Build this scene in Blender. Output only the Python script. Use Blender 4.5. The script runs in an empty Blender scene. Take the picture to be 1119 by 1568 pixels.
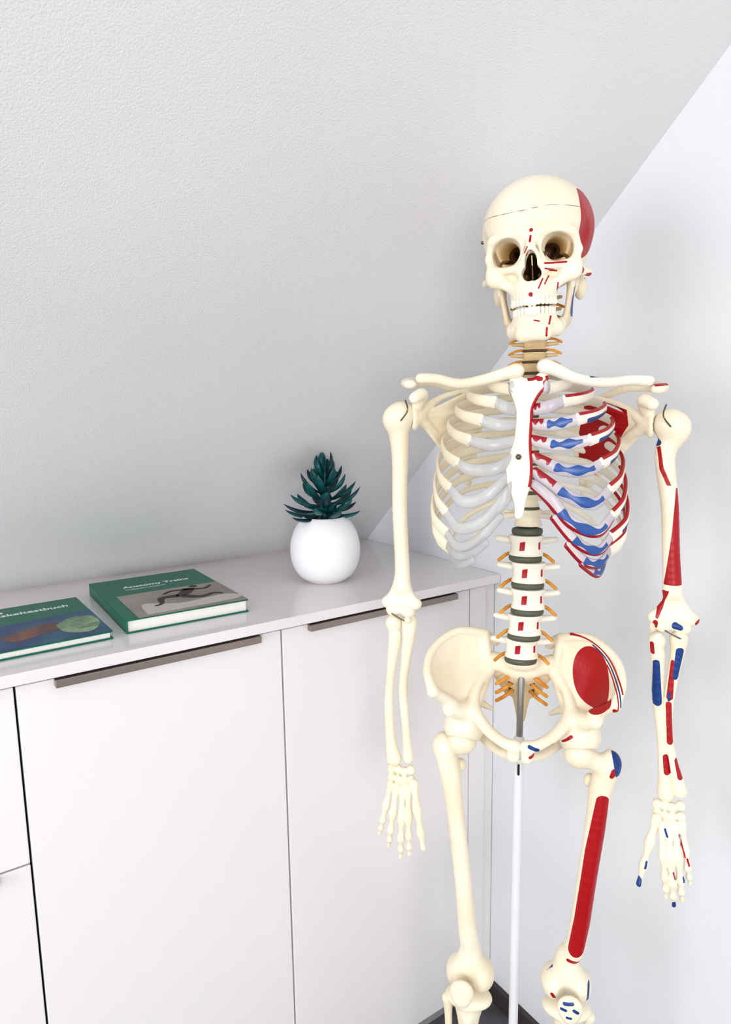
import bpy, math, random
import numpy as np
from mathutils import Vector, Matrix
random.seed(4); rng=np.random.RandomState(3)
F=np.float32
# ------------------------------------------------------------------ materials
def lin(c):
    return tuple(((v/255.)/12.92 if v/255.<=.04045 else ((v/255.+.055)/1.055)**2.4) for v in c)+(1,)
def mat(name,col,rough=.5,metal=0,spec=.5,bump=None,noise=None,coat=0,trans=0,sss=0):
    m=bpy.data.materials.new(name); m.use_nodes=True; nt=m.node_tree; b=nt.nodes['Principled BSDF']
    b.inputs['Base Color'].default_value=lin(col); b.inputs['Roughness'].default_value=rough
    b.inputs['Metallic'].default_value=metal; b.inputs['Specular IOR Level'].default_value=spec
    b.inputs['Coat Weight'].default_value=coat; b.inputs['Transmission Weight'].default_value=trans
    tc=nt.nodes.new('ShaderNodeTexCoord')
    if noise:
        sc,c2=noise
        n=nt.nodes.new('ShaderNodeTexNoise'); n.inputs['Scale'].default_value=sc; n.inputs['Detail'].default_value=4
        nt.links.new(tc.outputs['Object'],n.inputs['Vector'])
        r=nt.nodes.new('ShaderNodeValToRGB'); r.color_ramp.elements[0].position=.35; r.color_ramp.elements[1].position=.65
        r.color_ramp.elements[0].color=lin(col); r.color_ramp.elements[1].color=lin(c2)
        nt.links.new(n.outputs['Fac'],r.inputs['Fac']); nt.links.new(r.outputs['Color'],b.inputs['Base Color'])
    if bump:
        sc,st,dist=bump
        n=nt.nodes.new('ShaderNodeTexNoise'); n.inputs['Scale'].default_value=sc; n.inputs['Detail'].default_value=3
        nt.links.new(tc.outputs['Object'],n.inputs['Vector'])
        bp=nt.nodes.new('ShaderNodeBump'); bp.inputs['Strength'].default_value=st; bp.inputs['Distance'].default_value=dist
        nt.links.new(n.outputs['Fac'],bp.inputs['Height']); nt.links.new(bp.outputs['Normal'],b.inputs['Normal'])
    return m
RED=(170,8,22); BLUE=(24,64,130)
def paint_mat(name,c1,c2,rough=.4,alpha=1.,blue=BLUE,red=RED):
    m=mat(name,c1,rough,noise=(14,c2)); nt=m.node_tree; b=nt.nodes['Principled BSDF']
    src=[l.from_socket for l in nt.links if l.to_socket==b.inputs['Base Color']][0]
    for att,col,w in(('amber_tint',(196,160,104),9.),('dark',(112,82,56),.3),('red',red,.3),('blue',blue,.3)):  # amber and brown layers include painted cavity shade
        a=nt.nodes.new('ShaderNodeAttribute'); a.attribute_name=att
        mr=nt.nodes.new('ShaderNodeMapRange'); mr.inputs['From Min'].default_value=0.02; mr.inputs['From Max'].default_value=w
        mx=nt.nodes.new('ShaderNodeMix'); mx.data_type='RGBA'
        nt.links.new(a.outputs['Fac'],mr.inputs['Value']); nt.links.new(mr.outputs['Result'],mx.inputs[0])
        nt.links.new(src,mx.inputs[6]); mx.inputs[7].default_value=lin(col); src=mx.outputs[2]
    nt.links.new(src,b.inputs['Base Color']); b.inputs['Alpha'].default_value=alpha
    return m
M_bone=paint_mat('bone_plastic',(245,237,216),(239,227,200))
M_white=paint_mat('bone_plastic_white',(243,239,228),(238,231,214))
M_neck=paint_mat('cervical_plastic',(226,202,160),(206,178,132))
M_cart=paint_mat('cartilage_plastic',(216,216,214),(198,198,200),.25,.58)
M_cartR=paint_mat('cartilage_plastic_painted',(216,208,208),(190,182,190),.3,.9,blue=(52,92,160),red=(160,20,36))
M_disc=mat('disc_rubber',(92,94,80),.5)
M_discN=mat('disc_rubber_neck',(90,72,56),.5)
M_nerve=mat('nerve_orange',(228,166,70),.45,noise=(60,(208,136,46)))
M_steel=mat('brushed_steel',(170,170,172),.3,1)
M_polew=mat('white_lacquer',(226,228,232),.3)
M_screw=mat('brass_steel_screw',(120,115,100),.35,1)
M_teeth=mat('tooth_enamel',(246,240,222),.25)
M_cab=mat('white_laminate',(239,236,236),.24,spec=.5)
M_top=mat('countertop_laminate',(236,231,233),.14,spec=.6)
M_gap=mat('gap_black',(25,25,28),.8)  # near-black for the carcass behind door gaps, clamp screw and castors
M_hand=mat('handle_aluminium',(160,148,142),.36,.8)
M_plinth=mat('plinth_grey',(168,170,172),.6)
M_wall=mat('woodchip_wallpaper',(229,228,229),.95,spec=.1,bump=(400,.4,.0022),noise=(1.6,(223,223,225)))
M_wallr=mat('painted_wall',(232,234,237),.9,spec=.1,bump=(430,.18,.0015))
M_floor=mat('floor_grey',(92,92,96),.6,noise=(30,(110,110,114)))
M_base=mat('baseboard_dark',(72,66,64),.5)
# ------------------------------------------------------------------ mesh helpers
def empty(name,loc=(0,0,0),rz=0):
    e=bpy.data.objects.new(name,None); e.empty_display_size=.1; e.location=loc; e.rotation_euler=(0,0,rz)
    bpy.context.collection.objects.link(e); return e
def newobj(name,me,m,parent=None):
    o=bpy.data.objects.new(name,me); bpy.context.collection.objects.link(o)
    if m is not None and len(me.materials)==0: me.materials.append(m)
    if parent: o.parent=parent
    return o
def mk(name,V,Q,m,parent=None,smooth=True,attrs=None,scale=.001):
    me=bpy.data.meshes.new(name); V=np.asarray(V,dtype=F)*scale
    if isinstance(Q,np.ndarray):
        n=len(V);k=len(Q)
        me.vertices.add(n); me.vertices.foreach_set('co',V.ravel())
        me.loops.add(4*k); me.loops.foreach_set('vertex_index',Q.astype(np.int32).ravel())
        me.polygons.add(k); me.polygons.foreach_set('loop_start',np.arange(k,dtype=np.int32)*4)
        me.update(calc_edges=True)
    else:
        me.from_pydata(V.tolist(),[],Q); me.update()
    if smooth: me.polygons.foreach_set('use_smooth',np.ones(len(me.polygons),dtype=bool))
    if attrs:
        for a,v in attrs.items():
            at=me.attributes.new(a,'FLOAT','POINT'); at.data.foreach_set('value',np.asarray(v,dtype=F))
    return newobj(name,me,m,parent)
def box(name,lo,hi,m,parent=None,bev=0.0015):
    x0,y0,z0=lo;x1,y1,z1=hi
    cx,cy,cz=(x0+x1)/2,(y0+y1)/2,(z0+z1)/2
    V=[(x-cx,y-cy,z-cz) for x in(x0,x1) for y in(y0,y1) for z in(z0,z1)]
    Q=[(0,1,3,2),(4,6,7,5),(0,4,5,1),(2,3,7,6),(0,2,6,4),(1,5,7,3)]
    o=mk(name,V,Q,m,parent,smooth=False,scale=1); o.location=(cx,cy,cz)
    if bev:
        b=o.modifiers.new('bevel','BEVEL'); b.width=bev; b.segments=2
    return o
# ---- SDF volume modelling
def ell(c,r,rot=None):
    c=np.array(c,F); r=np.array(r,F); R=None
    if rot is not None:
        R=np.array(Matrix.Rotation(math.radians(rot[2]),3,'Z')@Matrix.Rotation(math.radians(rot[1]),3,'Y')@Matrix.Rotation(math.radians(rot[0]),3,'X'),dtype=F)
    def fn(X,Y,Z):
        x,y,z=X-c[0],Y-c[1],Z-c[2]
        if R is not None:
            x,y,z=R[0,0]*x+R[1,0]*y+R[2,0]*z, R[0,1]*x+R[1,1]*y+R[2,1]*z, R[0,2]*x+R[1,2]*y+R[2,2]*z
        k0=np.sqrt((x/r[0])**2+(y/r[1])**2+(z/r[2])**2); k1=np.sqrt((x/r[0]**2)**2+(y/r[1]**2)**2+(z/r[2]**2)**2)+1e-6
        return k0*(k0-1)/k1
    e=r if R is None else np.full(3,r.max())
    return fn,c-e,c+e
def cap(a,b,ra,rb=None,sc=(1,1,1)):
    rb=ra if rb is None else rb
    sc=np.array(sc,F); A=np.array(a,F);B=np.array(b,F); a2=A/sc;b2=B/sc;d=b2-a2;L=float((d*d).sum())+1e-6;ms=float(sc.min())
    def fn(X,Y,Z):
        x,y,z=X/sc[0]-a2[0],Y/sc[1]-a2[1],Z/sc[2]-a2[2]
        t=np.clip((x*d[0]+y*d[1]+z*d[2])/L,0,1)
        return (np.sqrt((x-t*d[0])**2+(y-t*d[1])**2+(z-t*d[2])**2)-(ra+(rb-ra)*t))*ms
    r=max(ra,rb)*sc
    return fn,np.minimum(A,B)-r,np.maximum(A,B)+r
def tri(a,b,c,r):
    a,b,c=[np.array(v,np.float64) for v in(a,b,c)]
    ba,cb,ac=b-a,c-b,a-c; n=np.cross(ba,ac)
    def fn(X,Y,Z):
        def P(q): return (X-q[0],Y-q[1],Z-q[2])
        def dt(u,v): return u[0]*v[0]+u[1]*v[1]+u[2]*v[2]
        pa,pb,pc=P(a),P(b),P(c)
        s=np.sign(dt(np.cross(ba,n),pa))+np.sign(dt(np.cross(cb,n),pb))+np.sign(dt(np.cross(ac,n),pc))
        def e(p,q):
            t=np.clip(dt(q,p)/(q@q),0,1); return (p[0]-t*q[0])**2+(p[1]-t*q[1])**2+(p[2]-t*q[2])**2
        ed=np.minimum(np.minimum(e(pa,ba),e(pb,cb)),e(pc,ac)); pl=dt(n,pa)**2/(n@n)
        return (np.sqrt(np.where(s<2,ed,pl))-r).astype(F)
    st=np.stack([a,b,c]); return fn,st.min(0)-r,st.max(0)+r
def polysd(x,z,P):
    x=np.asarray(x,dtype=F);z=np.asarray(z,dtype=F)
    d=np.full(np.broadcast(x,z).shape,1e9,F); ins=np.zeros(d.shape,bool); n=len(P)
    for i in range(n):
        ax,az=P[i];bx,bz=P[(i+1)%n];ex,ez=bx-ax,bz-az
        t=np.clip(((x-ax)*ex+(z-az)*ez)/(ex*ex+ez*ez+1e-9),0,1)
        d=np.minimum(d,(x-ax-t*ex)**2+(z-az-t*ez)**2)
        if abs(az-bz)>1e-9:
            ins^=(((az>z)!=(bz>z))&(x<(bx-ax)*(z-az)/(bz-az)+ax))
    d=np.sqrt(d); return np.where(ins,-d,d)
def slab(P,yf,t):
    P=np.array(P,float)
    zs=[yf(z) for z in(P[:,1].min(),P[:,1].max())]
    def fn(X,Y,Z):
        d=polysd(X,Z,P.tolist()); e=np.abs(Y-yf(Z))-t
        m=np.maximum(d,e); return np.maximum(m,np.sqrt(np.maximum(d+3,0)**2+np.maximum(e+3,0)**2)-3)
    return fn,np.array([P[:,0].min(),min(zs)-t,P[:,1].min()]),np.array([P[:,0].max(),max(zs)+t,P[:,1].max()])
class Vol:
    def __init__(s,h): s.ops=[];s.h=h
    def add(s,p,k=4): s.ops.append((0,p,k)); return s
    def sub(s,p,k=2): s.ops.append((1,p,k)); return s
    def both(s,fn,k=4,sub=False):   # fn(sign)
        for sg in(-1,1): (s.sub if sub else s.add)(fn(sg),k)
    def chain(s,pts,k=3,n=5,sc=(1,1,1)):
        P=crom(np.array(pts,float),n)
        for i in range(len(P)-1): s.add(cap(P[i,:3],P[i+1,:3],P[i,3],P[i+1,3],sc),k if i==0 else .8)
    def sheet(s,rows,r,k=5,n=4):
        """smooth curved plate through a grid of control points"""
        G=np.array(rows,float); G=np.stack([crom(g,n) for g in G]); G=np.stack([crom(G[:,j],n) for j in range(G.shape[1])],1)
        first=True
        for i in range(G.shape[0]-1):
            for j in range(G.shape[1]-1):
                for t in((G[i,j],G[i,j+1],G[i+1,j]),(G[i+1,j+1],G[i+1,j],G[i,j+1])):
                    s.add(tri(*t,r),k if first else .6); first=False
    def build(s):
        lo=np.min([p[1] for o,p,k in s.ops if o==0],axis=0)-4*s.h; hi=np.max([p[2] for o,p,k in s.ops if o==0],axis=0)+4*s.h
        n=np.ceil((hi-lo)/s.h).astype(int)+1; ax=[(lo[i]+np.arange(n[i])*s.h).astype(F) for i in range(3)]
        f=np.full(n,60,F)
        for o,(fn,l,h2),k in s.ops:
            m=k+3*s.h
            i0=np.clip(np.floor((l-m-lo)/s.h).astype(int),0,n-1); i1=np.clip(np.ceil((h2+m-lo)/s.h).astype(int)+1,1,n)
            if (i1<=i0).any(): continue
            sl=tuple(slice(a,b) for a,b in zip(i0,i1))
            d=fn(ax[0][sl[0]][:,None,None],ax[1][sl[1]][None,:,None],ax[2][sl[2]][None,None,:]).astype(F)
            g=f[sl]
            if o==0:
                hh=np.clip(.5+.5*(g-d)/k,0,1); f[sl]=g+(d-g)*hh-k*hh*(1-hh)
            else:
                d=-d; hh=np.clip(.5+.5*(d-g)/k,0,1); f[sl]=g+(d-g)*hh+k*hh*(1-hh)
        return nets(f,lo,s.h)
def nets(f,lo,h):
    s=f<0; n=f.shape; cn=tuple(v-1 for v in n)
    acc=[np.zeros(cn,F) for _ in range(3)]; cnt=np.zeros(cn,np.int8); cross=[]
    for a in range(3):
        A=[slice(None)]*3;B=[slice(None)]*3;A[a]=slice(0,-1);B[a]=slice(1,None)
        f0,f1=f[tuple(A)],f[tuple(B)]; c=s[tuple(A)]!=s[tuple(B)]; cross.append(c)
        t=np.where(c,f0/np.where(c,f0-f1,1),0); o=[i for i in range(3) if i!=a]
        for d1 in(0,1):
            for d2 in(0,1):
                S=[slice(None)]*3; S[o[0]]=slice(d1,n[o[0]]-1+d1); S[o[1]]=slice(d2,n[o[1]]-1+d2); S=tuple(S)
                acc[a]+=t[S]; 
                if d1: acc[o[0]]+=c[S]
                if d2: acc[o[1]]+=c[S]
                cnt+=c[S].astype(np.int8)
    act=cnt>0; idx=np.full(cn,-1,np.int64); idx[act]=np.arange(act.sum())
    I=np.argwhere(act); cc=cnt[act].astype(F)
    V=np.stack([(I[:,i]+acc[i][act]/cc)*h+lo[i] for i in range(3)],1)
    Q=[]
    for a in range(3):
        u,v=(a+1)%3,(a+2)%3
        E=np.argwhere(cross[a]); ok=(E[:,u]>0)&(E[:,v]>0)&(E[:,u]<cn[u])&(E[:,v]<cn[v]); E=E[ok]
        def cell(du,dv):
            G=E.copy();G[:,u]-=du;G[:,v]-=dv; return idx[G[:,0],G[:,1],G[:,2]]
        q=np.stack([cell(1,1),cell(0,1),cell(0,0),cell(1,0)],1)
        ins=s[E[:,0],E[:,1],E[:,2]]; q[~ins]=q[~ins][:,::-1]; Q.append(q)
    return V,np.concatenate(Q)
def crom(P,n):
    out=[];N=len(P)
    for i in range(N-1):
        p0=P[max(i-1,0)];p1=P[i];p2=P[i+1];p3=P[min(i+2,N-1)]
        for j in range(n):
            t=j/n; out.append(.5*((2*p1)+(-p0+p2)*t+(2*p0-5*p1+4*p2-p3)*t*t+(-p0+3*p1-3*p2+p3)*t**3))
    out.append(P[-1]); return np.array(out)
def loft(pts,n=6,seg=12,up=(0,0,1)):
    """pts: (x,y,z,ra,rb) ra=thickness, rb=height; returns V, Q, s, theta"""
    P=crom(np.array(pts,float),n); d=np.linalg.norm(np.diff(P[:,:3],axis=0),axis=1); s=np.r_[0,np.cumsum(d)];s/=s[-1]
    t0=(P[1]-P[0])[:3]; t1=(P[-1]-P[-2])[:3]; t0/=np.linalg.norm(t0);t1/=np.linalg.norm(t1)
    a,b=P[0].copy(),P[-1].copy()
    def capring(p,t,sg):
        r=[]
        for al,sc in((.6,.78),(.95,.3)):
            q=p.copy(); q[:3]+=t*sg*al*min(p[3],p[4]); q[3:]*=sc; r.append(q)
        return r
    c0=capring(a,t0,-1)[::-1]; c1=capring(b,t1,1)
    P=np.array(c0+list(P)+c1); s=np.r_[0,0,s,1,1]
    T=np.gradient(P[:,:3],axis=0); T/=np.linalg.norm(T,axis=1)[:,None]
    up=np.array(up,float); V=[];S=[];TH=[]
    for i in range(len(P)):
        u=up-T[i]*(up@T[i]); u/=np.linalg.norm(u)+1e-9; w=np.cross(T[i],u)
        for j in range(seg):
            th=2*math.pi*j/seg; V.append(P[i,:3]+w*math.cos(th)*P[i,3]+u*math.sin(th)*P[i,4]); S.append(s[i]);TH.append(th)
    Q=[]
    for i in range(len(P)-1):
        for j in range(seg):
            k=(j+1)%seg; Q.append((i*seg+j,i*seg+k,(i+1)*seg+k,(i+1)*seg+j))
    Q.append(tuple(range(seg))[::-1]); Q.append(tuple(range((len(P)-1)*seg,len(P)*seg)))
    return V,Q,S,TH
class Multi:
    def __init__(s): s.V=[];s.Q=[];s.red=[];s.blue=[]
    def add(s,L,red=None,blue=None):
        V,Q,S,TH=L; o=len(s.V); s.V+=list(V); s.Q+=[tuple(i+o for i in q) for q in Q]
        S=np.array(S);TH=np.array(TH)
        s.red+=list(red(S,TH) if red else np.full(len(V),-1.)); s.blue+=list(blue(S,TH) if blue else np.full(len(V),-1.))
    def make(s,name,m,parent): return mk(name,s.V,s.Q,m,parent,attrs=dict(red=s.red,blue=s.blue))
def paint(V,red=(),blue=(),dark=None,amber_tint=None):
    """2-D frontal (x,z) marks: ('p',poly,ymax) ('c',x0,z0,x1,z1,r0,r1,ymax)"""
    def ev(L):
        o=np.full(len(V),-5.,F)
        for m in L:
            if m[0]=='p': d=-polysd(V[:,0],V[:,2],m[1]); ym=m[2]
            elif m[0]=='f': o=np.maximum(o,m[1](V)); continue
            else:
                _,x0,z0,x1,z1,r0,r1,ym=m; ex,ez=x1-x0,z1-z0
                t=np.clip(((V[:,0]-x0)*ex+(V[:,2]-z0)*ez)/(ex*ex+ez*ez+1e-6),0,1)
                d=r0+(r1-r0)*t-np.hypot(V[:,0]-x0-t*ex,V[:,2]-z0-t*ez)
            o=np.maximum(o,np.minimum(d,ym-V[:,1]))
        return o
    a=dict(red=ev(red),blue=ev(blue))
    if dark is not None: a['dark']=ev(dark)
    if amber_tint is not None: a['amber_tint']=ev(amber_tint)
    return a
# ================================================================== CAMERA
CY=.8204
f,p,roll,th=1051.86,.1519,.0167,.59
cam=bpy.data.cameras.new('camera'); co=bpy.data.objects.new('camera',cam); bpy.context.collection.objects.link(co)
cam.sensor_fit='VERTICAL'; cam.sensor_height=36; cam.lens=f/1568*36; cam.clip_start=.02
co.matrix_world=Matrix.Translation((0,0,1.45))@Matrix.Rotation(-th,4,'Z')@Matrix.Rotation(math.pi/2-p,4,'X')@Matrix.Rotation(-roll,4,'Z')
bpy.context.scene.camera=co
# ================================================================== ROOM
XG,YF,YB,ZT=1.0792,1.0851,1.6261,1.076
sl=.896; YC=YB-(2.55-ZT)/sl
V=[(-2.6,YB,ZT-.02),(XG,YB,ZT-.02),(XG,YC,2.55),(-2.6,YC,2.55),(XG,-2.6,2.55),(-2.6,-2.6,2.55)]
mk('ceiling',V,[(0,1,2,3),(3,2,4,5)],M_wall,smooth=False,scale=1)
box('wall_back',(-2.6,YB,0),(XG,YB+.05,ZT+.0),M_wall,bev=0)
box('wall_right',(XG,-2.6,0),(XG+.08,YB+.05,2.6),M_wallr,bev=0)
box('floor',(-2.6,-2.6,-.05),(XG+.08,YB+.05,0),M_floor,bev=0)
box('baseboard_right',(XG-.012,-2.6,0),(XG,YF+.02,.05),M_base,bev=.002)
# ================================================================== CABINET
cab=empty('sideboard_cabinet')
box('countertop',(-2.0,YF-.012,ZT-.019),(XG-.001,YB-.001,ZT),M_top,cab,.0012)
box('carcass',(-1.99,YF+.019,.07),(XG-.002,YB-.002,ZT-.0195),M_gap,cab,0)
box('plinth',(-1.99,YF+.03,.0),(XG-.002,YF+.045,.07),M_plinth,cab,0)
gx=[.1015-.4368*k for k in range(4,0,-1)]+[.1015,.5383,.9976,XG]
g=.0016
for i in range(len(gx)-1):
    a,b=gx[i]+g,gx[i+1]-g
    if i==3:
        box('drawer_front',(a,YF,.7695),(b,YF+.018,ZT-.024),M_cab,cab)
        box('drawer_front_lower',(a,YF,.055),(b,YF+.018,.7665),M_cab,cab)
        for zz in(.7665,ZT-.024):
            box('handle_strip',(a+.05,YF-.014,zz-.012),(b-.047,YF-.0005,zz+.0012),M_hand,cab,.001)
    elif i==len(gx)-2:
        box('filler_panel',(a,YF+.002,.055),(b-.03,YF+.018,ZT-.024),M_cab,cab)
        box('filler_trim',(b-.0285,YF+.006,.055),(b,YF+.018,ZT-.024),M_cab,cab)
    else:
        box('door_front',(a,YF,.055),(b,YF+.018,ZT-.024),M_cab,cab)
        box('handle_strip',(a+.052,YF-.014,ZT-.035),(b-.044,YF-.0005,ZT-.0225),M_hand,cab,.001)
# ================================================================== BOOKS
M_green=mat('book_cover_green',(4,110,88),.4)
M_taupe=mat('book_cover_photo_taupe',(168,158,150),.4,noise=(9,(140,130,124)))
M_page=mat('paper_pages',(240,238,232),.8)
M_ink=mat('print_white',(240,242,240),.4); M_fig=mat('print_dark_figure',(52,38,34),.45); M_pale=mat('print_pale',(205,198,190),.4)
M_navy=mat('book_photo_navy',(18,50,112),.35,noise=(14,(14,98,116))); M_brown=mat('book_photo_brown',(128,80,62),.35,noise=(30,(80,46,44)))
M_leafg=mat('book_photo_pale_green',(160,186,146),.35,noise=(40,(86,124,96)))
def flat(name,pts,z,m,parent): return mk(name,[(x,y,z) for x,y in pts],[tuple(range(len(pts)))],m,parent,smooth=False,scale=1)
def blob(name,pts,z,m,parent,n=6):
    P=np.array(pts+[pts[0]],float); P=crom(np.c_[P,np.zeros(len(P))],n)[:-1]; return flat(name,[(q[0],q[1]) for q in P],z,m,parent)
def limb(name,pts,z,m,parent):
    P=crom(np.array([(x,y,0,r) for x,y,r in pts],float),5); T=np.gradient(P[:,:2],axis=0);T/=np.linalg.norm(T,axis=1)[:,None]
    L=[(q[0]-t[1]*q[3],q[1]+t[0]*q[3]) for q,t in zip(P,T)]; R=[(q[0]+t[1]*q[3],q[1]-t[0]*q[3]) for q,t in zip(P,T)]
    n=len(L); V=[(x,y,z) for x,y in R+L]; mk(name,V,[(i,i+1,n+i+1,n+i) for i in range(n-1)],m,parent,smooth=False,scale=1)
def text(name,s,size,loc,m,parent,bold=0.0):
    c=bpy.data.curves.new(name,'FONT'); c.body=s; c.size=size; c.offset=bold; c.extrude=.0001; c.fill_mode='FRONT'
    o=bpy.data.objects.new(name,c); bpy.context.collection.objects.link(o); o.data.materials.append(m); o.location=loc; o.parent=parent; return o
def book(name,cx,cy,w,d,t,rz,cover):
    e=empty(name,(cx,cy,ZT),rz)
    box('cover_back',(-w/2,-d/2,0),(w/2,d/2,.0025),cover,e,.0006)
    box('cover_front',(-w/2,-d/2,t-.0025),(w/2,d/2,t),cover,e,.0006)
    box('spine',(-w/2,-d/2,.0),(-w/2+.003,d/2,t),cover,e,.0008)
    box('pages',(-w/2+.003,-d/2+.004,.0025),(w/2-.004,d/2-.004,t-.0025),M_page,e,0)
    return e
w,d,t=.222,.303,.024
b1=book('anatomy_book',.398,1.306,w,d,t,-.02,M_green)
z=t+.0003
flat('cover_photo',[(-w/2+.022,-d/2+.0),(w/2,-d/2),(w/2,.012),(-w/2+.022,.012)],z,M_taupe,b1)
text('title','Anatomy Trains',.0205,(-.062,.066,z),M_ink,b1,.0005)
text('subtitle','Myofasziale Leitbahnen',.0085,(-.062,.048,z),M_ink,b1)
blob('photo_pale_ground',[(-.07,-.14),(.1,-.13),(.09,-.09),(0,-.1),(-.06,-.07)],z+.0001,M_pale,b1)
zz=z+.0003
limb('figure_torso',[(.01,-.055,.006),(.03,-.035,.012),(.045,-.012,.011)],zz,M_fig,b1)
limb('figure_head',[(.052,-.004,.006),(.058,.002,.0085),(.062,.008,.005)],zz,M_fig,b1)
limb('figure_leg_a',[(.012,-.05,.010),(-.02,-.05,.0075),(-.03,-.085,.004),(-.045,-.095,.0035)],zz,M_fig,b1)
limb('figure_leg_b',[(.018,-.055,.010),(.045,-.08,.0075),(.075,-.07,.0045),(.088,-.083,.003)],zz,M_fig,b1)
limb('figure_arm_a',[(.04,-.012,.006),(.07,-.025,.0045),(.09,-.008,.003)],zz,M_fig,b1)
limb('figure_arm_b',[(.04,-.015,.006),(.01,-.01,.0045),(-.01,-.026,.003)],zz,M_fig,b1)
w2,d2,t2=.2,.262,.014
b2=book('muscle_test_book',.157,1.275,w2,d2,t2,.02,M_green)
z=t2+.0003
flat('cover_photo',[(-w2/2+.0,-d2/2),(w2/2,-d2/2),(w2/2,.025),(-w2/2,.005)],z,M_navy,b2)
text('title','Das\nMuskeltestbuch',.0225,(-.068,.092,z),M_ink,b2,.0005)
blob('photo_arm',[(-.06,-.06),(-.01,-.03),(.03,-.02),(.04,-.06),(0,-.08),(-.04,-.095)],z+.0001,M_brown,b2)
blob('photo_hand',[(.03,-.04),(.06,-.01),(.092,-.02),(.095,-.07),(.07,-.11),(.035,-.09)],z+.0002,M_leafg,b2)
# ================================================================== SUCCULENT
pot=empty('potted_succulent',(.742,1.268,ZT))
M_pot=mat('white_ceramic',(244,244,246),.45); M_soil=mat('soil',(60,50,42),.9,bump=(80,.8,.01))
M_leaf=mat('succulent_leaf',(6,66,70),.36,noise=(35,(18,94,96)),spec=.4); M_leaf2=mat('succulent_leaf_dark',(4,46,58),.38,noise=(35,(8,66,72)))
prof=[(0,0),(34,0),(42,2.5),(60,17),(72,40),(76,66),(74,90),(66,114),(54,133),(47,141),(44,142),(41.5,139.5),(44,130),(50,118),(0,118)]
PR=crom(np.array([(a,0,b) for a,b in prof],float),4)
NS=64;V=[];Q=[]
for q in PR:
    for j in range(NS):
        a=2*math.pi*j/NS; V.append((max(q[0],.01)*math.cos(a),max(q[0],.01)*math.sin(a),q[2]))
for i in range(len(PR)-1):
    for j in range(NS):
        k=(j+1)%NS; Q.append((i*NS+j,i*NS+k,(i+1)*NS+k,(i+1)*NS+j))
mk('round_pot',V,Q,M_pot,pot)
mk('soil',[(48*math.cos(a*.2618),48*math.sin(a*.2618),124) for a in range(24)],[tuple(range(24))],M_soil,pot,False)
def leaf(base,az,el,L,W,droop=0.):
    """thick pointed succulent leaf"""
    d=np.array([math.cos(az)*math.cos(el),math.sin(az)*math.cos(el),math.sin(el)])
    up=np.array([-math.cos(az)*math.sin(el),-math.sin(az)*math.sin(el),math.cos(el)])
    pts=[]
    for s,wd in((0,.38),(.25,.7),(.5,.98),(.68,1),(.83,.74),(.93,.4),(1.,.1)):
        q=np.array(base)+d*L*s+up*(-L*droop*s*(1-s)*2)
        pts.append((*q,W*wd,W*.42*wd))
    return loft(pts,3,10,up)
A=Multi();B=Multi()
layers=[(6,150,6,80,9.5,8),(6,156,15,78,10,8),(6,166,25,74,10,8),(5,179,34,70,10,7),(5,192,42,64,10,5),(5,207,54,56,9.5,4),(4,222,67,50,9,3),(3,234,80,44,8,2)]
for li,(n,zb,el,L,W,r0) in enumerate(layers):
    for j in range(n):
        a=2*math.pi*(j+.5*(li%2)+.1*rng.randn())/n+.3
        e=math.radians(el+4*rng.randn())
        (A if (j+li)%3 else B).add(leaf((r0*math.cos(a),r0*math.sin(a)-(zb-138)*.06,zb),a,e,L*(1+.07*rng.randn()),W,.26))
for (x,y,zq,r) in((-6,-19,184,13),(6,-20,162,10),(-10,-17,162,9)):
    A.add(loft([(x*.5,y*.5,zq-6,r*.6,r*.6),(x,y,zq,r,r),(x*1.4,y*1.5,zq+8,r*.6,r*.6)],4,12,(0,0,1)))
A.add(loft([(0,0,120,9,9),(0,-6,236,5,5)],4,10,(0,1,0)))
A.make('leaves_bright',M_leaf,pot); B.make('leaves_dark',M_leaf2,pot)
# ================================================================== SKELETON
SK=empty('anatomical_skeleton_model',(math.sin(CY),math.cos(CY),0),-CY)
# ---------- skull
sk=Vol(1.15)
OZ=4   # orbit height
sk.add(ell((0,14,42),(74,88,67))); sk.add(ell((0,-38,34),(59,48,60)),22); sk.add(ell((0,28,2),(58,62,38)),20)
sk.both(lambda s:ell((s*70,-42,4),(15,26,32)),10,True)
sk.add(ell((0,-52,-16),(42,26,23)),8)
sk.add(ell((0,-68,-42),(25,24,20)),8)
sk.add(ell((0,-67,-46),(27,26,10)),6)
sk.both(lambda s:cap((s*47,-70,21),(s*14,-84,24),6.5,7.5),8); sk.add(ell((0,-84,20),(11,8,9)),8)
sk.both(lambda s:cap((s*51,-68,19),(s*55,-62,0),5,5),5); sk.both(lambda s:cap((s*55,-62,0),(s*51,-66,-15),5,6.5),4)
sk.both(lambda s:cap((s*51,-67,-17),(s*18,-81,-18),5.5,5),6); sk.both(lambda s:ell((s*48,-66,-25),(12,10,12),(0,s*-20,0)),7)
sk.both(lambda s:cap((s*41,-66,-30),(s*24,-72,-42),7.5,6),7)
sk.both(lambda s:cap((s*55,-58,-25),(s*66,-32,-25),5,3.6,(1,1,1.3)),4); sk.both(lambda s:cap((s*66,-32,-25),(s*66,4,-20),3.6,4.5,(1,1,1.2)),3)
sk.both(lambda s:cap((s*12,-82,16),(s*13,-80,-24),4.5,5.5),5)
sk.add(cap((0,-87,13),(0,-97,-5),6,5.5),6)
sk.both(lambda s:cap((s*5,-92,-2),(s*13,-84,-22),4,5),5)
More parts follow.
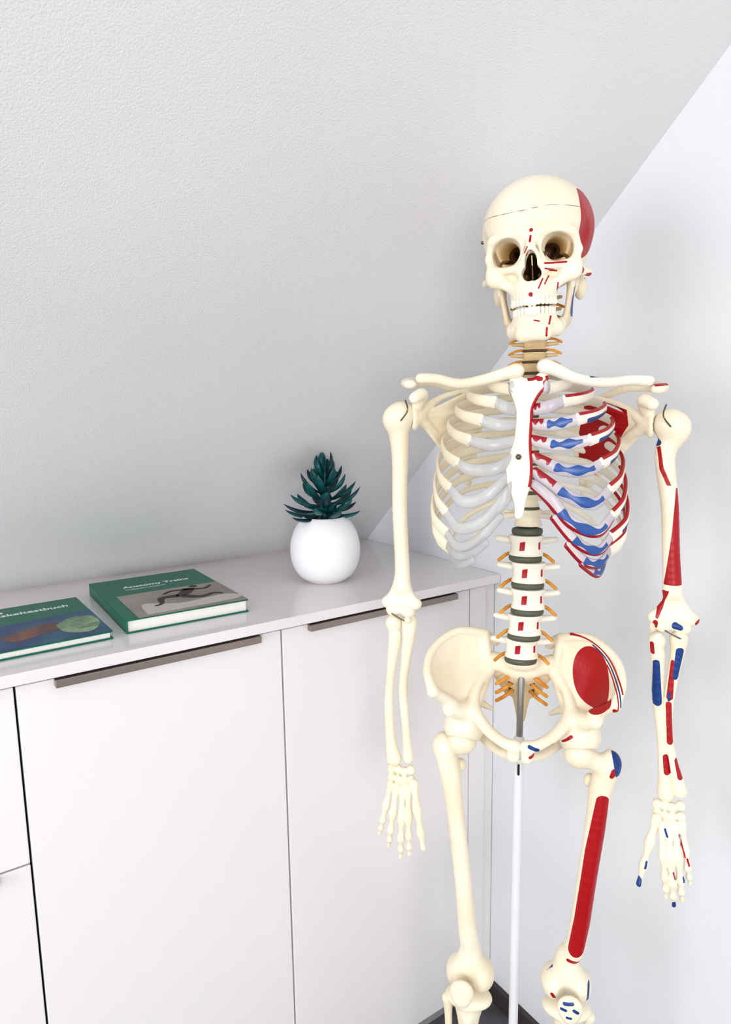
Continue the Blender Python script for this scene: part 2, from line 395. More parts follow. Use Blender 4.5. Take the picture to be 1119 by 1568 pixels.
# orbits, nose
sk.both(lambda s:ell((s*33,-84,OZ-1),(20.5,26,17),(0,s*6,0)),2.2,True); sk.both(lambda s:cap((s*31,-70,OZ-1),(s*15,-24,OZ+2),15,7),3,True)
sk.both(lambda s:ell((s*34,-44,OZ-9),(13,16,3.6),(0,s*25,20*s)),1.5,True)
sk.both(lambda s:ell((s*22,-28,OZ+3),(5.5,18,3.4),(0,s*-35,0)),1.2,True)
sk.sub(ell((0,-88,-26),(11.8,40,10)),1.6); sk.sub(ell((0,-88,-13),(7.4,40,13.5)),1.6)
sk.sub(ell((0,-40,-18),(15,42,17)),2)
sk.add(cap((0,-78,-4),(0,-70,-34),1.0,1.3),1); sk.add(cap((0,-92,-37),(0,-84,-37),1.6,2),2)
sk.both(lambda s:ell((s*8,-60,-27),(2.4,12,4)),1)
sk.both(lambda s:ell((s*34,-82,-28),(2.2,7,2)),1,True)
sk.both(lambda s:ell((s*54,20,-36),(9,12,17)),6); sk.both(lambda s:ell((s*66,12,-10),(7,5,6)),3,True)
# alveolar root ridges
ang=np.linspace(-1.3,1.3,14)
RU=27
for a in ang:
    x,y=RU*math.sin(a),-60-33*math.cos(a)
    sk.add(cap((x*.93,y+4,-40),(x,y+1,-54),2.8,3.2),3)
# mandible
sk.add(cap((-13,-84,-99),(13,-84,-99),9.2,9.2,(1,.9,1)),4); 
sk.both(lambda s:cap((s*13,-84,-98),(s*28,-62,-93),9.2,8.6,(.9,.9,1.05)),4); sk.both(lambda s:cap((s*28,-62,-93),(s*39,-22,-80),8.6,7.5,(.75,.9,1.15)),4)
sk.both(lambda s:tri((s*40,-14,-77),(s*38,-42,-78),(s*45,-40,-34),3.4),5); sk.both(lambda s:tri((s*40,-14,-77),(s*49,-10,-30),(s*45,-40,-34),3.2),5)
sk.both(lambda s:cap((s*45,-40,-40),(s*47,-42,-24),4.2,2.4),4); sk.both(lambda s:cap((s*48,-10,-40),(s*52,-4,-20),4,5.5),4)
for a in ang:
    x,y=(RU-1.5)*math.sin(a),-58-31*math.cos(a)
    sk.add(cap((x,y+2,-77),(x*1.0,y+1,-88),3.2,5.2),4)
sk.both(lambda s:ell((s*24,-82,-91),(2,6,1.6)),1,True)
V,Q=sk.build()
front=-40
def fm(px,py): return (-25+(px-780)*.8-8, (383-py)*.803)   # photo measurement -> skull-local mm
def ln(a,b,r=1.1,r2=None): return ('c',*fm(*a),*fm(*b),r,r if r2 is None else r2,front)
red=[ln((823,353),(823,353),2.6),ln((822,362),(821,370),1.6),ln((817,378),(813,386),1.1),ln((842,403),(873,403),1.4),ln((842,411),(858,413),1.1),
     ln((838,425),(832,440),1.1),ln((846,420),(841,434),1),ln((820,448),(821,455),3,.6),ln((860,432),(858,446),1),ln((824,487),(832,489),1.1),ln((848,482),(846,494),1.3),ln((843,500),(842,512),1.4),
     ('f',lambda V:np.minimum(38*(1-np.sqrt(((V[:,1]+14)/40)**2+((V[:,2]-39)/43)**2)),V[:,0]-40)),
     ('f',lambda V:np.minimum(6-np.hypot(V[:,1]+60,V[:,2]+24),V[:,0]-54)),('f',lambda V:np.minimum(3-np.abs(V[:,2]+26-.1*V[:,1]),np.minimum(V[:,0]-60,V[:,1]+45)))]
blue=[('f',lambda V:np.minimum(np.minimum(8-np.abs(V[:,1]+26+.12*(V[:,2]+55)),20-np.abs(V[:,2]+58)),V[:,0]-36))]
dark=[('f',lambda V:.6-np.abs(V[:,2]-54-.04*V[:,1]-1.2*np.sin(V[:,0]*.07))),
      ('f',lambda V:np.where((np.abs(V[:,0])<17)&(V[:,1]>-76)&(V[:,2]<1)&(V[:,2]>-40)&(V[:,1]<10),1.,-5)),  # shade of the nasal cavity, painted brown
      ('f',lambda V:np.where((np.abs(V[:,0])<40)&(V[:,1]>-42)&(V[:,1]<0)&(np.abs(V[:,2]-OZ)<14),1.,-5))]  # shade deep in the orbits, painted brown
amber_tint=[('f',lambda V:np.where((np.hypot(np.abs(V[:,0])-29,(V[:,2]-OZ+1)*1.1)<22),np.clip((V[:,1]+78)*.3,-1,9),-5)),  # orbit shade painted in amber, stronger with depth
       ('f',lambda V:np.where((np.abs(V[:,0])<46)&(V[:,2]<-30)&(V[:,1]>-50),3.,-5))]  # fainter amber tint low behind the face
a=paint(V,red,blue,dark,amber_tint)
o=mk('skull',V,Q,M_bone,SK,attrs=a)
sr=(math.radians(2),math.radians(-2.5),math.radians(-6)); sloc=(.0105,0,.001*1640)
o.location=sloc;o.rotation_euler=sr
# teeth
tv=Vol(.7)
for up in(1,-1):
    for i,a in enumerate(np.linspace(-1.3,1.3,14)):
        aa=abs(i-6.5); w=3.9 if aa<1 else 3.1; R=RU if up>0 else RU-1.5
        if up<0: w-=.5
        x,y=R*math.sin(a),(-60-33*math.cos(a)) if up>0 else (-58-33*math.cos(a)); z0=-56 if up>0 else -75; z1=-62-(.5 if aa<1 else 0) if up>0 else -69
        tv.add(cap((x,y,z0),(x,y,z1),w*.86,w,(1,.68,1)),.3)
V,Q=tv.build(); o=mk('teeth',V,Q,M_teeth,SK); o.location=sloc;o.rotation_euler=sr
def rod(name,pts,r,m,parent=SK,n=5,seg=10):
    V,Q,S,T=loft([(*q,r,r) for q in pts],n,seg,(.13,.21,.97)); return mk(name,V,Q,m,parent)
rod('skull_latch_screw',[(-57,-8,1668),(-63,-9,1668)],2.2,M_screw,n=2)
# ---------- vertebrae
def vertebra(rx,ry,hh,tp,sp,proc,h=1.2,tr=.32,ty_=0):
    v=Vol(h)
    def body(X,Y,Z):
        r=np.sqrt(X**2+(Y*rx/ry)**2)-(rx-3.6+3.6*(Z/hh)**2); e=np.abs(Z)-hh
        return np.maximum(np.maximum(r,e),np.sqrt(np.maximum(r+2.5,0)**2+np.maximum(e+2.5,0)**2)-2.5)+0*X
    v.add((body,np.array([-rx,-ry,-hh]),np.array([rx,ry,hh])),1)
    v.both(lambda s:cap((s*rx*.55,ry*.7,hh*.3),(s*rx*.6,ry+8,hh*.2),hh*.32),3)
    v.both(lambda s:cap((s*rx*.6,ry+4-ty_,hh*.2),(s*tp,ry+6+proc-ty_,hh*.35),hh*tr,hh*tr*.7),3)
    v.both(lambda s:cap((s*rx*.6,ry+8,hh*.7),(s*rx*.55,ry+10,-hh*1.0),hh*.35,hh*.3),3)
    v.both(lambda s:cap((s*rx*.6,ry+8,0),(0,ry+16,-2),hh*.3),3)
    v.add(cap((0,ry+16,-2),(0,ry+16+sp,-hh*.8),hh*.3,hh*.4,(1,1,1.3)),3)
    return v.build()
Vl,Ql=vertebra(25.5,17,15,42,26,2,tr=.42,ty_=6)
al=paint(Vl,[('p',[(-10,-7),(-2,-6),(-1,8),(-9,6)],0),('p',[(17,-5),(20,-5),(20,7),(17,6)],4)])
def put(name,V,Q,m,attrs,loc,rx=0,cache={}):
    if name not in cache:
        o=mk(name,V,Q,m,SK,attrs=attrs); cache[name]=o.data
    else: o=newobj(name,cache[name],None,SK)
    o.location=[c*.001 for c in loc]; o.rotation_euler=(rx,0,0); return o
def disc(name,x,y,z,rx,ry,hh,m,tilt=0):
    V=[];Q=[];N=32;rings=[(-hh,.9),(-hh*.8,.98),(0,1.02),(hh*.8,.98),(hh,.9)]
    for zz,sc in rings:
        for j in range(N): a=2*math.pi*j/N; V.append((rx*sc*math.cos(a),ry*sc*math.sin(a),zz))
    for i in range(4):
        for j in range(N): k=(j+1)%N; Q.append((i*N+j,i*N+k,(i+1)*N+k,(i+1)*N+j))
    Q+= [tuple(range(N))[::-1],tuple(range(4*N,5*N))]
    o=mk(name,V,Q,m,SK); o.location=(x*.001,y*.001,z*.001); o.rotation_euler=(tilt,0,0)
lz=[1247,1208,1169,1130,1092]; lx=[3,7,7,3,-1]; ly=[10,6,3,3,8]
for i in range(5):
    put('lumbar_vertebra',Vl,Ql,M_white,al,(lx[i],ly[i],lz[i]))
    zz=lz[i]-19.5; disc('lumbar_disc',lx[i]-1,ly[i]+1,zz,23.5,16.2,4.5,M_disc)
    for s in(-1,1):
        rod('nerve_root',[(lx[i]+s*14,ly[i]+18,zz+4),(lx[i]+s*27,ly[i]+12,zz+3),(lx[i]+s*39,ly[i]+4,zz-5)],2.6,M_nerve)
disc('lumbar_disc',4,14,1267,22,15.5,4.5,M_disc)
Vt,Qt=vertebra(16,14,9,28,22,12)
tz=[1490,1474,1458,1441,1424,1407,1389,1371,1352,1332,1310,1286]; ty=[30,36,41,45,48,50,50,48,44,38,30,20]
for i in range(12):
    o=put('thoracic_vertebra',Vt,Qt,M_bone,None,(5,ty[i],tz[i])); k=.75+.035*i; o.scale=(k,k,.75+.028*i)
    if i==11: o.scale=(1.4,1.2,1.35)
    if i<11: disc('thoracic_disc',5,(ty[i]+ty[i+1])/2,(tz[i]+tz[i+1])/2,15*k,13*k,2.6,M_disc)
Vc,Qc=vertebra(18,10,6.2,31,14,-8,1.,tr=.55,ty_=5)
for i in range(7):
    zc=1592-15.2*i; yc=6+2.4*i; xc=12-.6*i
    put('cervical_vertebra',Vc,Qc,M_neck,None,(xc,yc,zc))
    disc('cervical_disc',xc,yc+.8,zc-7.6,16.5,9.5,1.9,M_discN)
    for s in(-1,1): rod('nerve_root',[(xc+s*9,yc+8,zc-6),(xc+s*24,yc+2,zc-7),(xc+s*35,yc-3,zc-12)],1.8,M_nerve)
# ---------- sacrum
s_=Vol(1.5)
s_.add(ell((0,28,1062),(27,18,14)),3); s_.chain([(0,36,1050,22),(0,55,1020,18),(0,66,985,10),(0,58,955,5)],4,4,(1.3,.8,1))
s_.both(lambda s:cap((s*12,34,1052),(s*46,46,1054),14,15,(1,.8,1)),6); s_.both(lambda s:cap((s*44,50,1050),(s*20,62,1000),12,8,(1,.7,1)),6)
for zz in(1040,1022,1006): s_.both(lambda s:ell((s*15,36+(1040-zz)*.55,zz),(4.5,9,4)),2,True)
V,Q=s_.build(); mk('sacrum',V,Q,M_bone,SK,attrs=dict(amber_tint=np.clip((1045-V[:,2])*.2,0,5)))
for s in(-1,1):
    for zz,yy in((1040,34),(1022,42),(1006,48)):
        rod('sacral_nerve',[(s*14,yy+2,zz),(s*24,yy-8,zz-6),(s*38,yy-2,zz-18)],2.8,M_nerve)
# ---------- pelvis
def hip(s,rd=(),bl=()):
    v=Vol(1.4); m=lambda q:(-q[0]*s,q[1],q[2])
    crest=[m(q) for q in((-125,-58,1040),(-136,-38,1066),(-129,-8,1090),(-98,24,1106),(-58,48,1096))]
    mid=[m(q) for q in((-114,-40,1020),(-116,-10,1044),(-108,14,1056),(-86,32,1064),(-54,48,1070))]
    low=[m(q) for q in((-104,-38,1000),(-95,-12,1004),(-84,4,1008),(-67,16,1022),(-50,42,1046))]
    v.sheet([crest,mid,low],3.4)
    A,B,C,D,E=crest; Fp=m((-42,68,1078)); I=low[4];H=low[3]
    v.chain([(*A,7.5),(*B,6.2),(*C,5.8),(*D,6),(*E,7),(*Fp,8)],4)
    v.add(cap(E,I,7,9),5)
    v.chain([(*I,9),(*H,8),(*m((-70,-6,998)),10),(*m((-50,-34,980)),8.5),(*m((-26,-54,971)),8),(*m((-8,-60,968)),9)],6)
    v.add(cap(m((-84,-10,992)),m((-103,-36,1004)),16,9),8); v.add(cap(m((-100,-30,1012)),A,8,6.5),7)
    v.add(ell(m((-85,2,963)),(31,29,31)),9)
    v.add(cap(m((-8,-60,968)),m((-9,-56,952)),9,9.5),3)
    v.chain([(*m((-9,-56,952)),9),(*m((-30,-26,940)),6.5),(*m((-50,18,934)),9),(*m((-62,42,942)),15),(*m((-74,34,962)),15),(*m((-80,14,978)),17)],5)
    v.add(cap(m((-60,38,985)),m((-44,42,975)),6,3),5); v.add(cap(I,m((-74,24,985)),10,12),9)
    v.sub(cap(m((-87,-6,943)),m((-96,-8,915)),23.2,30),1.5)
    V,Q=v.build()
    return mk('hip_bone_'+('l' if s>0 else 'r'),V,Q,M_bone,SK,attrs=paint(V,rd,bl))
hip(-1)
ilR=('f',lambda V:20*(1-np.sqrt(((V[:,0]-98-.06*(V[:,2]-1056))/23.5)**2+((V[:,2]-1056)/40)**2)))
def rim(dr,w,x0,x1):   # stripe running parallel to the iliac crest
    def fn(V):
        r=np.sqrt(((V[:,0]-80)/56)**2+((V[:,2]-1044)/64)**2); a=np.degrees(np.arctan2(V[:,2]-1044,V[:,0]-80))
        return np.where((a>x0)&(a<x1)&(V[:,0]>60),w-np.abs(r-1+dr)*58,-5)
    return ('f',fn)
hip(1,[ilR,rim(0,1.3,10,100),rim(.13,1.1,-12,40),('c',14,956,46,968,2.6,4,-26),('c',112,1000,118,1006,2,2,0),('c',60,960,72,972,1.5,2.5,0),('c',124,1036,126,1030,3,3,20)],[rim(.07,1.2,-6,70),('c',12,973,24,967,2.4,3,-30)])
disc('pubic_symphysis',0,-57,960,3,8,10,M_cart)
# ---------- femur / lower leg / foot
def femur(s,hx,hz,gx_,sh,kx,kz,kw,name,rd=(),bl=()):
    v=Vol(1.4)
    v.add(ell((hx,-6,hz),(22,22,22)),2); v.add(cap((hx,-5,hz-2),(gx_-s*8,0,hz-20),14,14),6)
    v.add(ell((gx_,6,hz-15),(14,16,19),(0,s*-15,0)),8); v.add(ell((sh[0][0]-s*14,14,hz-52),(9,9,11)),8)
    v.chain([(gx_-s*8,2,hz-30,17)]+[(x,y,zz,r) for x,y,zz,r in sh]+[(kx,2,kz+48,16),(kx,2,kz+25,21)],8,6)
    v.add(cap((kx-kw*.6,2,kz+10),(kx+kw*.6,2,kz+10),19,19),10)
    v.both(lambda q:ell((kx+q*kw,6,kz-2),(20,29,23)),6); v.sub(ell((kx,26,kz-16),(8,18,18)),5); v.sub(ell((kx,-34,kz+4),(9,10,26)),6)
    v.sub(cap((hx-s*5,-32,hz+6),(hx+s*6,-27,hz-8),1.,1.),1)
    V,Q=v.build(); mk(name,V,Q,M_bone,SK,attrs=paint(V,rd,bl))
femur(-1,-87,943,-120,[(-105,0,880,16),(-100,-3,842,14),(-86,-6,722,13.2),(-77,-4,620,14.5)],-73,537,19,'femur_r')
femur(1,84,939,132,[(117,0,880,16.5),(113,-3,840,15),(102,-6,740,14.2),(93,-4,650,14.5),(86,-2,610,15.5)],77,548,19,'femur_l',
   [('c',119,872,110,790,9.5,13.3,2),('c',110,790,97,672,13.3,12.8,2),('c',97,672,89,622,12.8,12,2),('c',78,602,100,596,3.2,3.4,4),('c',131,912,134,918,4,5,20),('c',55,545,58,540,3,3,10)],
   [('f',lambda V:np.minimum(11-np.abs(V[:,0]-1.15*(945-V[:,2])*.15-141),np.minimum(17-np.abs(V[:,2]-926),6-V[:,1]))),('c',46,568,54,578,2.2,2.2,0),('c',110,560,108,540,2,2,0)])
def lower(s,kx,kz,name,bl=()):
    v=Vol(1.8); z0=kz-46
    v.add(ell((kx,4,z0),(38,26,14)),3); v.chain([(kx,3,z0-8,24),(kx,-4,z0-45,16),(kx-s*1,-6,z0-120,13),(kx,-2,230,11),(kx,2,130,13),(kx,3,100,19)],6,4)
    v.add(cap((kx,-18,z0-24),(kx,-20,z0-46),7,6),6); v.add(cap((kx-s*16,2,96),(kx-s*17,2,84),8,6),5)
    v.chain([(kx+s*36,12,z0-18,9),(kx+s*34,12,z0-60,6),(kx+s*33,10,250,5.5),(kx+s*26,6,120,6.5),(kx+s*25,6,84,9)],2,4)
    v.add(ell((kx+s*2,0,76),(20,26,15)),2); v.add(cap((kx+s*2,8,62),(kx+s*2,48,54),15,17),5); v.add(cap((kx+s*2,0,66),(kx+s*2,-48,58),16,13,(1.5,1,.8)),6)
    for i in range(5):
        x=kx-s*22+s*13*i; L=[-175,-172,-165,-156,-146][i]; r=[8,5.5,5,5,5][i]
        v.chain([(kx-s*12+s*8*i,-50,58,r+2),(x,-100,48,r*.8),(x,-122,42,r+1.5),(x,-145,41,r*.8),(x,L-8,38,r)],2,3)
    V,Q=v.build(); mk(name,V,Q,M_bone,SK)
    v=Vol(1.3); v.add(ell((kx-8*(s<0)+2*(s>0),-38,kz-8+6*(s<0)),(19,9,21))); v.add(ell((kx-8*(s<0)+2*(s>0),-40,kz-20+6*(s<0)),(11,8,12)),8)
    V,Q=v.build(); mk('patella_'+('l' if s>0 else 'r'),V,Q,M_bone,SK,attrs=paint(V,(),bl))
lower(-1,-75,537,'lower_leg_r'); lower(1,79,548,'lower_leg_l',[('c',72,552,84,554,2.6,2.6,0),('c',68,543,74,543,2.4,2.4,0),('c',86,545,92,541,2.4,2.4,0),('c',76,533,82,533,2,2,0)])
# ---------- ribs & sternum
Wd=[56,84,101,112,120,126,130,131,129,124,112,84]
ends=[(24,-62,1470),(43,-76,1453),(60,-84,1430),(75,-88,1404),(90,-88,1374),(101,-84,1340),(107,-76,1306),(108,-64,1276),(108,-50,1256),(106,-30,1244),(100,10,1226),(84,50,1238)]
def rib(i,s):
    W=Wd[i]; y0=ty[i]; z0=tz[i]+2; ex,ey_,ez=ends[i]; cx=3; dz=z0-ez
    sc=min(1,.62+.1*i)
    hh=7.4 if i<9 else 5.2; tt=3.2
    yb=y0+38*sc
    if i==11: P=[(14,y0+10,z0),(40,y0+34,z0-8),(68,56,z0-26),(84,40,ez)]
    elif i==10: P=[(14,y0+10,z0),(40,y0+42,z0-8),(86,66,z0-30),(110,38,z0-60),(104,8,ez)]
    else: P=[(13,y0+8,z0),(36*sc+6,yb,z0-.04*dz),(W*.78,yb-18,z0-.18*dz),(W,y0-34,z0-.48*dz),(W*.5+ex*.5+ (6 if i<7 else 10),(ey_+y0-34)/2-14*sc,z0-.80*dz),(ex,ey_,ez)]
    pts=[]
    for k,q in enumerate(P):
        f_=[.7,.82,.86,.92,1,1.12][min(k,5)]
        pts.append((cx+s*q[0],q[1],q[2],tt*f_,hh*f_))
    return pts
R1=Multi();R2=Multi()
def rr(S,T): return np.minimum((.22-np.abs(S-.78))*40,(np.sin(T)-.5)*6)
def rb(S,T): return np.minimum((.14-np.abs(S-.80))*40,(.42-np.abs(-np.sin(T)-.55))*6)
for i in range(12):
    R1.add(loft(rib(i,-1),7,16)); 
    R2.add(loft(rib(i,1),10,24),rr if 0<i<9 else None,rb if i in(2,3,4,6,7) else None)
R1.make('ribs_r',M_bone,SK); R2.make('ribs_l',M_white,SK)
C1=Multi();C2=Multi()
def sy(zz): return -64-(1490-zz)*.22
stz=[1474,1442,1424,1404,1384,1364,1348]; sx=[19,12,10,9,11,13,13]
def cart(i,s):
    ex,ey_,ez=ends[i]; c=3; dl=0 if s>0 else 5
    if i<7:
        zz=stz[i]; e=(-3+s*sx[i] if i else s*sx[i]+1, sy(zz)+1, zz)
        if i<4: mid=[((c+s*ex+e[0])/2,(ey_+e[1])/2-6,(ez+zz)/2-[0,1,3,6][i])]
        elif i==4: mid=[(c+s*72,-95,1366),(c+s*40,-98,1368)]
        elif i==5: mid=[(c+s*82,-96,1324),(c+s*50,-101,1334)]
        else: mid=[(c+s*88,-90,1287),(c+s*55,-101,1300),(c+s*28,-103,1330)]
    elif i==7: mid=[(c+s*90,-80,1260),(c+s*62,-96,1274)];e=(c+s*34,-103,1308)
    elif i==8: mid=[(c+s*95,-68,1241+dl),(c+s*74,-86,1247+dl)];e=(c+s*52,-98,1272)
    else: mid=[(c+s*99,-48,1228+dl),(c+s*90,-64,1227+dl)];e=(c+s*70,-88,1246)
    P=[(c+s*ex,ey_,ez)]+mid+[e]
    return [(*q,3.3,(8.2 if i<7 else 7) if 0<k<len(P)-1 else 7) for k,q in enumerate(P)]
for i in range(10):
    C1.add(loft(cart(i,-1),6,16))
    C2.add(loft(cart(i,1),10,24),(lambda S,T:np.minimum((S-.72)*40,(np.sin(T)-.15-.4*np.sin(S*40))*6)) if i<6 else (lambda S,T:np.minimum((S-.02)*40,(-np.sin(T)-.45)*6)),
           (lambda S,T:np.minimum((.27-np.abs(S-.38))*40,(.62+.25*np.sin(S*20+1)-np.abs(np.sin(T)-.1))*6)) if i>1 else None)
C1.make('costal_cartilage_r',M_cart,SK); C2.make('costal_cartilage_l',M_cartR,SK)
st=Vol(1.2)
P=[(-22,1488),(-12,1490),(-4,1484),(8,1484),(15,1490),(26,1487),(25,1472),(16,1460),(9,1445),(8,1430),(7,1400),(9,1372),(8,1350),(3,1334),(0,1320),(-3,1306),(-12,1305),(-13,1320),(-17,1334),(-23,1350),(-25,1374),(-16,1400),(-13,1430),(-14,1445),(-19,1460),(-23,1472)]
P=[(q[0],q[2]) for q in crom(np.array([(a,0,b) for a,b in P+[P[0]]],float),3)[:-1]]
st.add(slab(P,sy,4.6),1)
V,Q=st.build()
mk('sternum',V,Q,M_white,SK,attrs=paint(V,[('f',lambda V:np.where((V[:,2]<1486)&(V[:,2]>1345)&(V[:,0]>0),polysd(V[:,0],V[:,2],P)+4,-5)),('c',14,1482,17,1482,3,3,0)]))
V,Q,S,T=loft([(-9,sy(1383)-7,1383,4,4),(-9,sy(1383)-3,1383,4,4)],2,6,(0,0,1)); mk('sternum_bolt',V,Q,M_screw,SK)
# ---------- clavicles, scapulae
cl=Vol(1.3)
cl.chain([(-14,-68,1493,10.5),(-28,-68,1490,8.5),(-56,-64,1483,7.2),(-90,-46,1479,7),(-122,-26,1487,7),(-148,-10,1489,7.5)],2,5,(1,1,.95))
V,Q=cl.build(); mk('clavicle_r',V,Q,M_bone,SK)
cl=Vol(1.3)
cl.chain([(22,-68,1498,10.5),(36,-68,1493,8.5),(60,-64,1482,7.4),(96,-46,1476,7),(132,-24,1479,7),(158,-8,1478,7.5)],2,5,(1,1,.95))
V,Q=cl.build(); mk('clavicle_l',V,Q,M_white,SK,attrs=paint(V,[('c',34,1506,60,1498,1.2,1.2,50)],[('c',80,1484,128,1487,2.,1.8,50)]))
def scap(s,hx,hz,rd=()):
    v=Vol(1.4); m=lambda q:(q[0]*s,q[1],q[2]+hz)
    gl=(hx-s*24,8,hz); su=(s*72,70,hz+42); inf=(s*88,92,hz-105); md=(s*66,88,hz+8); lt=(s*118,62,hz-42)
    for t3 in((gl,su,md),(gl,md,inf),(gl,inf,lt)): v.add(tri(*t3,2.2),4)
    v.chain([(*gl,10),(s*132,40,hz-25,6),(*lt,5.5),(*inf,6)],5); v.chain([(*su,3.5),(*md,3.5),(*inf,5)],3)
    v.chain([(*gl,10),(s*125,42,hz+28,4.5),(*su,3.5)],4)
    v.add(ell((hx-s*21,2,hz),(8,13,19)),5)
    v.chain([(s*70,90,hz+18,4),(s*105,76,hz+36,6),(s*138,44,hz+50,7.5),(hx+s*(-12),18,hz+50,10),(hx-s*16,-8,hz+47,9)],4,5,(1.1,1,.75))
    v.chain([(hx-s*26,4,hz+18,9),(hx-s*34,-12,hz+32,9),(hx-s*26,-30,hz+27,8)],4)
    v.sub(ell((hx,0,hz),(23,23,23)),1)
    V,Q=v.build(); mk('scapula_'+('l' if s>0 else 'r'),V,Q,M_bone,SK,attrs=paint(V,rd))
scap(-1,-180,1434)
scap(1,186,1420,[('p',[(82,1446),(112,1450),(136,1440),(139,1418),(124,1388),(98,1338),(80,1345),(76,1400)],200),('c',166,1472,190,1474,2,2,50)])
# ---------- arms
def humerus(s,P,name,rd=(),bl=()):
    hx,hz=P['head']; v=Vol(1.2)
    v.add(ell((hx-s*2,0,hz+2),(22,22,21)),3); v.add(ell((hx+s*9,-6,hz-3),(15,15,18)),6)
    v.chain([(hx+s*2,0,hz-16,15.5)]+[(x,0,zz,r) for x,zz,r in P['sh']],8,6)
    ex,ez=P['el']; w=P['w']
    v.add(cap((ex-w,2,ez+8),(ex+w,2,ez+6),7,8),9); v.add(tri((ex-w+2,2,ez+8),(ex+w-2,2,ez+8),(ex,0,ez+45),6),8)
    v.chain([(ex-w*.55,-4,ez-2,10),(ex,-4,ez-1,7.5),(ex+w*.5,-4,ez-4,10.5)],5); v.sub(ell((ex,-10,ez+14),(8,5,6)),3)
    v.sub(cap((hx-s*6,-24,hz-4),(hx-s*10,-22,hz-14),.9),1)
    V,Q=v.build(); mk(name,V,Q,M_bone,SK,attrs=paint(V,rd,bl))
humerus(-1,dict(head=(-181,1434),sh=[(-181,1376,12),(-182,1297,11),(-179,1215,11),(-179,1180,12.5)],el=(-181,1146),w=23),'humerus_r')
humerus(1,dict(head=(190,1418),sh=[(184,1376,13),(193,1310,11.5),(198,1240,11.5),(202,1190,13)],el=(205,1143),w=26),'humerus_l',
   [('p',[(198,1335),(201,1335),(209,1270),(213,1200),(189,1200),(195,1270)],6),('p',[(172,1390),(176,1392),(181,1362),(192,1338),(186,1338),(176,1360)],6),
    ('p',[(189,1192),(196,1192),(190,1165),(184,1150),(180,1152)],6),('c',236,1146,238,1148,4,4,20),('c',180,1140,181,1146,3,3,0)],
   [('c',168,1404,172,1396,4,5,20),('c',206,1143,212,1141,5,4,0)])
def forearm(P,name,m,rd=(),bl=()):
    for k,(pts,nm) in enumerate(P):
        v=Vol(1.2); v.chain([(x,y,zz,r*1.07) for x,y,zz,r in pts],2,5)
        if nm=='ulna':
            x,y,z_,r=pts[0]; v.add(cap((x,10,z_+6),(x,14,z_+26),8,8),5); v.add(cap((x,-8,z_+4),(x,-14,z_+8),6,5),4)
        V,Q=v.build(); mk(nm+'_'+name,V,Q,m,SK,attrs=paint(V,rd,bl))
forearm([([(-192,-8,1124,11.5),(-191,-8,1112,8),(-190,-8,1098,9),(-197,-8,1040,6.3),(-200,-10,991,6.5),(-197,-12,935,7.5),(-192,-14,906,11)],'radius'),
         ([(-169,0,1124,12),(-169,-4,1105,9.5),(-174,-6,1060,7),(-178,-6,1014,6.5),(-173,-10,950,6),(-170,-12,908,8)],'ulna')],'r',M_bone)
forearm([([(184,-8,1120,11),(184,-8,1108,8),(186,-8,1096,9),(189,-8,1034,7),(196,-10,980,6.5),(201,-12,930,7.5),(205,-12,893,11)],'ulna'),
         ([(213,-4,1122,11.5),(212,-6,1106,9),(206,-8,1060,7),(202,-10,1006,6.5),(209,-12,950,7),(223,-14,900,9.5)],'radius')],'l',M_bone,
   [('c',205,1092,203,1040,2.5,4.5,-4),('c',202,1030,206,975,4,4.5,-8),('c',201,952,204,930,4,5,-8),('c',216,948,222,925,3.5,5,-8),('c',176,1118,178,1104,2.5,2.5,0)],
   [('c',183,1090,187,1032,4.5,6.5,0),('c',213,1108,209,1070,5.5,4,-6),('c',202,1046,202,1036,2,2,-8)])
def hand(wx,wz,dig,name,s,rd=(),bl=()):
    v=Vol(.95); r_=np.random.RandomState(5)
    for row,zz in((0,-4),(1,-17)):
        for j in range(4):
            v.add(ell((wx+(j-1.5)*10.2+r_.uniform(-1,1),-16+r_.uniform(-2,2)-row*2,wz+zz+r_.uniform(-1.5,1.5)-abs(j-1.5)*-1.5),(6.6,7.5,7.4),(0,r_.uniform(-30,30),0)),1.2)
    for (b,tip,fr,r,bow) in dig:
        b=np.array(b,float);tip=np.array(tip,float); r=r*1.14
        J=[b+(tip-b)*q+np.array([0,-bow*math.sin(q*math.pi)*.9,0])+np.array([s*bow*.12*math.sin(q*math.pi),0,0]) for q in fr]
        for i in range(len(J)-1):
            a_,c_=J[i],J[i+1]; d_=c_-a_; a2=a_+d_*.06;c2=c_-d_*.06; m_=(a2+c2)/2; k=1-.12*i; last=i==len(J)-2
            v.add(cap(a2,m_,r*1.28*k,r*.74*k),.8); v.add(cap(m_,c2,r*.74*k,(r*1.3 if not last else r*.9)*k),.8)
    V,Q=v.build(); mk(name,V,Q,M_bone,SK,attrs=paint(V,rd,bl))
f4=(0,.44,.72,.88,1)
hand(-180,892,[((-196,-20,868),(-214,-28,784),f4,4.4,6),((-187,-22,866),(-198,-36,770),f4,4.7,8),((-177,-22,866),(-178,-42,758),f4,4.9,9),((-168,-22,867),(-164,-44,766),f4,4.8,9),((-160,-24,876),(-140,-58,788),(0,.42,.76,1),5.2,6)],'hand_r',1)
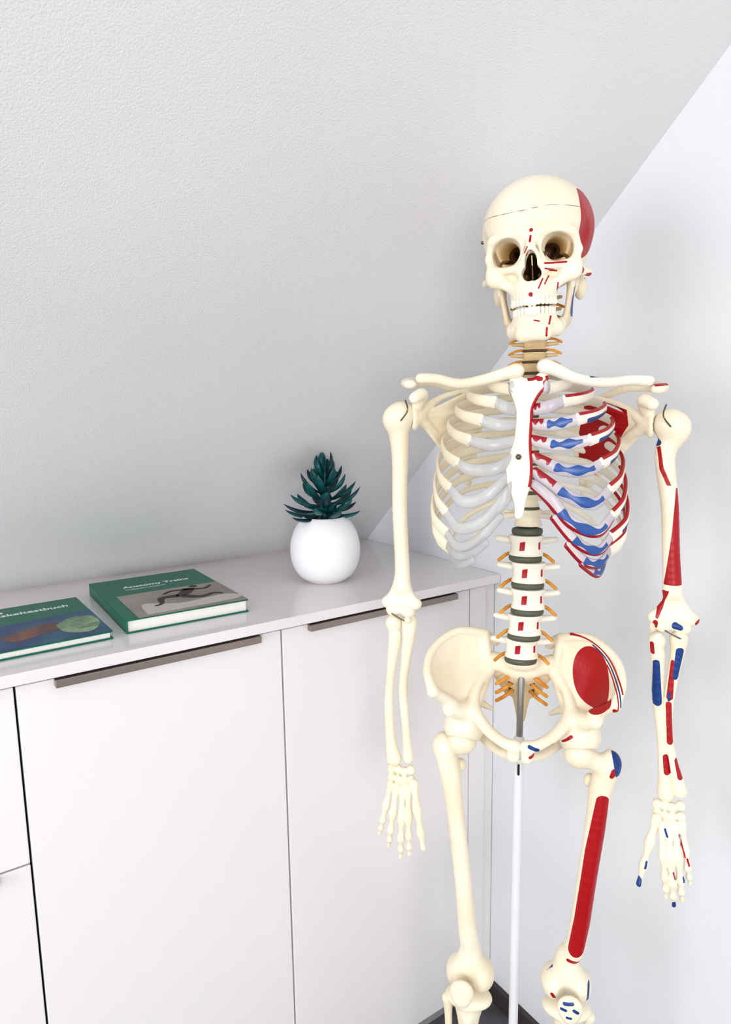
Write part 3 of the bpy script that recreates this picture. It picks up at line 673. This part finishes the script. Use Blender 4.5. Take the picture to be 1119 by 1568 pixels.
hand(209,880,[((226,-20,856),(240,-30,768),f4,4.4,8),((217,-22,854),(229,-38,746),f4,4.8,9),((208,-22,853),(217,-44,741),f4,4.9,9),((199,-22,854),(206,-44,752),f4,4.7,9),((192,-26,864),(168,-50,770),(0,.42,.74,1),5.2,-4)],'hand_l',-1,
   [('c',222,842,230,812,1.3,1.3,-20),('c',214,792,217,783,1.5,1.5,-20),('c',233,810,236,800,1.5,1.5,-20)],[('c',203,848,206,838,1.6,1.6,-20),('c',166,772,167,778,5,5,0),('c',228,785,229,779,1.5,1.5,-20),('c',217,746,217,741,3,3,0),('c',178,803,176,795,1.8,1.8,-20)])
# wires & screws
for (x,zz,s) in((-168,1452,-1),(178,1440,1)):
    rod('shoulder_spring',[(x,-24,zz+6),(x-s*4,-30,zz-8),(x+s*6,-27,zz-22)],1.1,M_screw)
for (x,zz) in((-181,1134),(205,1130)):
    rod('elbow_wire',[(x-12,-14,zz+6),(x,-16,zz),(x+12,-14,zz-6)],1,M_screw)
# ---------- stand
rod('stand_rod_steel',[(0,26,1052),(-1,22,1000),(-2,20,900)],5.2,M_steel,n=4,seg=16)
rod('stand_clamp',[(-2,20,938),(-2,20,905)],9,M_polew,n=3,seg=20)
rod('stand_clamp_screw',[(-2,4,905),(-2,4,890)],1.8,M_gap,n=2)
rod('stand_pole',[(-2,20,912),(-3,20,500),(-4,20,80)],7.4,M_polew,n=6,seg=20)
for k in range(5):
    a=k*2*math.pi/5+.3; c,s=math.cos(a),math.sin(a)
    rod('stand_leg',[(-4,20,85),(-4+c*120,20+s*120,70),(-4+c*240,20+s*240,52)],10,M_polew,n=4,seg=12)
    x,y=-4+c*240,20+s*240
    V,Q,S,T=loft([(x-s*9,y+c*9,24,24,24),(x+s*9,y-c*9,24,24,24)],2,20,(0,0,1)); mk('castor_wheel',V,Q,M_gap,SK)
# ================================================================== LIGHT
w=bpy.data.worlds.new('world'); bpy.context.scene.world=w; w.use_nodes=True
w.node_tree.nodes['Background'].inputs['Color'].default_value=(1,.995,1,1); w.node_tree.nodes['Background'].inputs['Strength'].default_value=.9
def area(name,loc,tgt,size,power,col=(1,1,1)):
    l=bpy.data.lights.new(name,'AREA'); l.shape='RECTANGLE'; l.size,l.size_y=size; l.energy=power; l.color=col
    o=bpy.data.objects.new(name,l); bpy.context.collection.objects.link(o); o.location=loc
    o.rotation_euler=(Vector(tgt)-Vector(loc)).to_track_quat('-Z','Y').to_euler(); return o
area('window_light',(-1.5,-2.4,1.3),(.7,1.1,1.2),(1.4,1.2),46,(1,.995,.99))
area('fill_light_left',(-2.4,.2,1.35),(.8,1.2,1.15),(1.2,1.1),22,(.98,.99,1))  # added fill from the left to lift slope, right wall and bones
vs=bpy.context.scene.view_settings
vs.view_transform='Standard'
try: vs.look='Medium High Contrast'
except Exception as e: print(e)
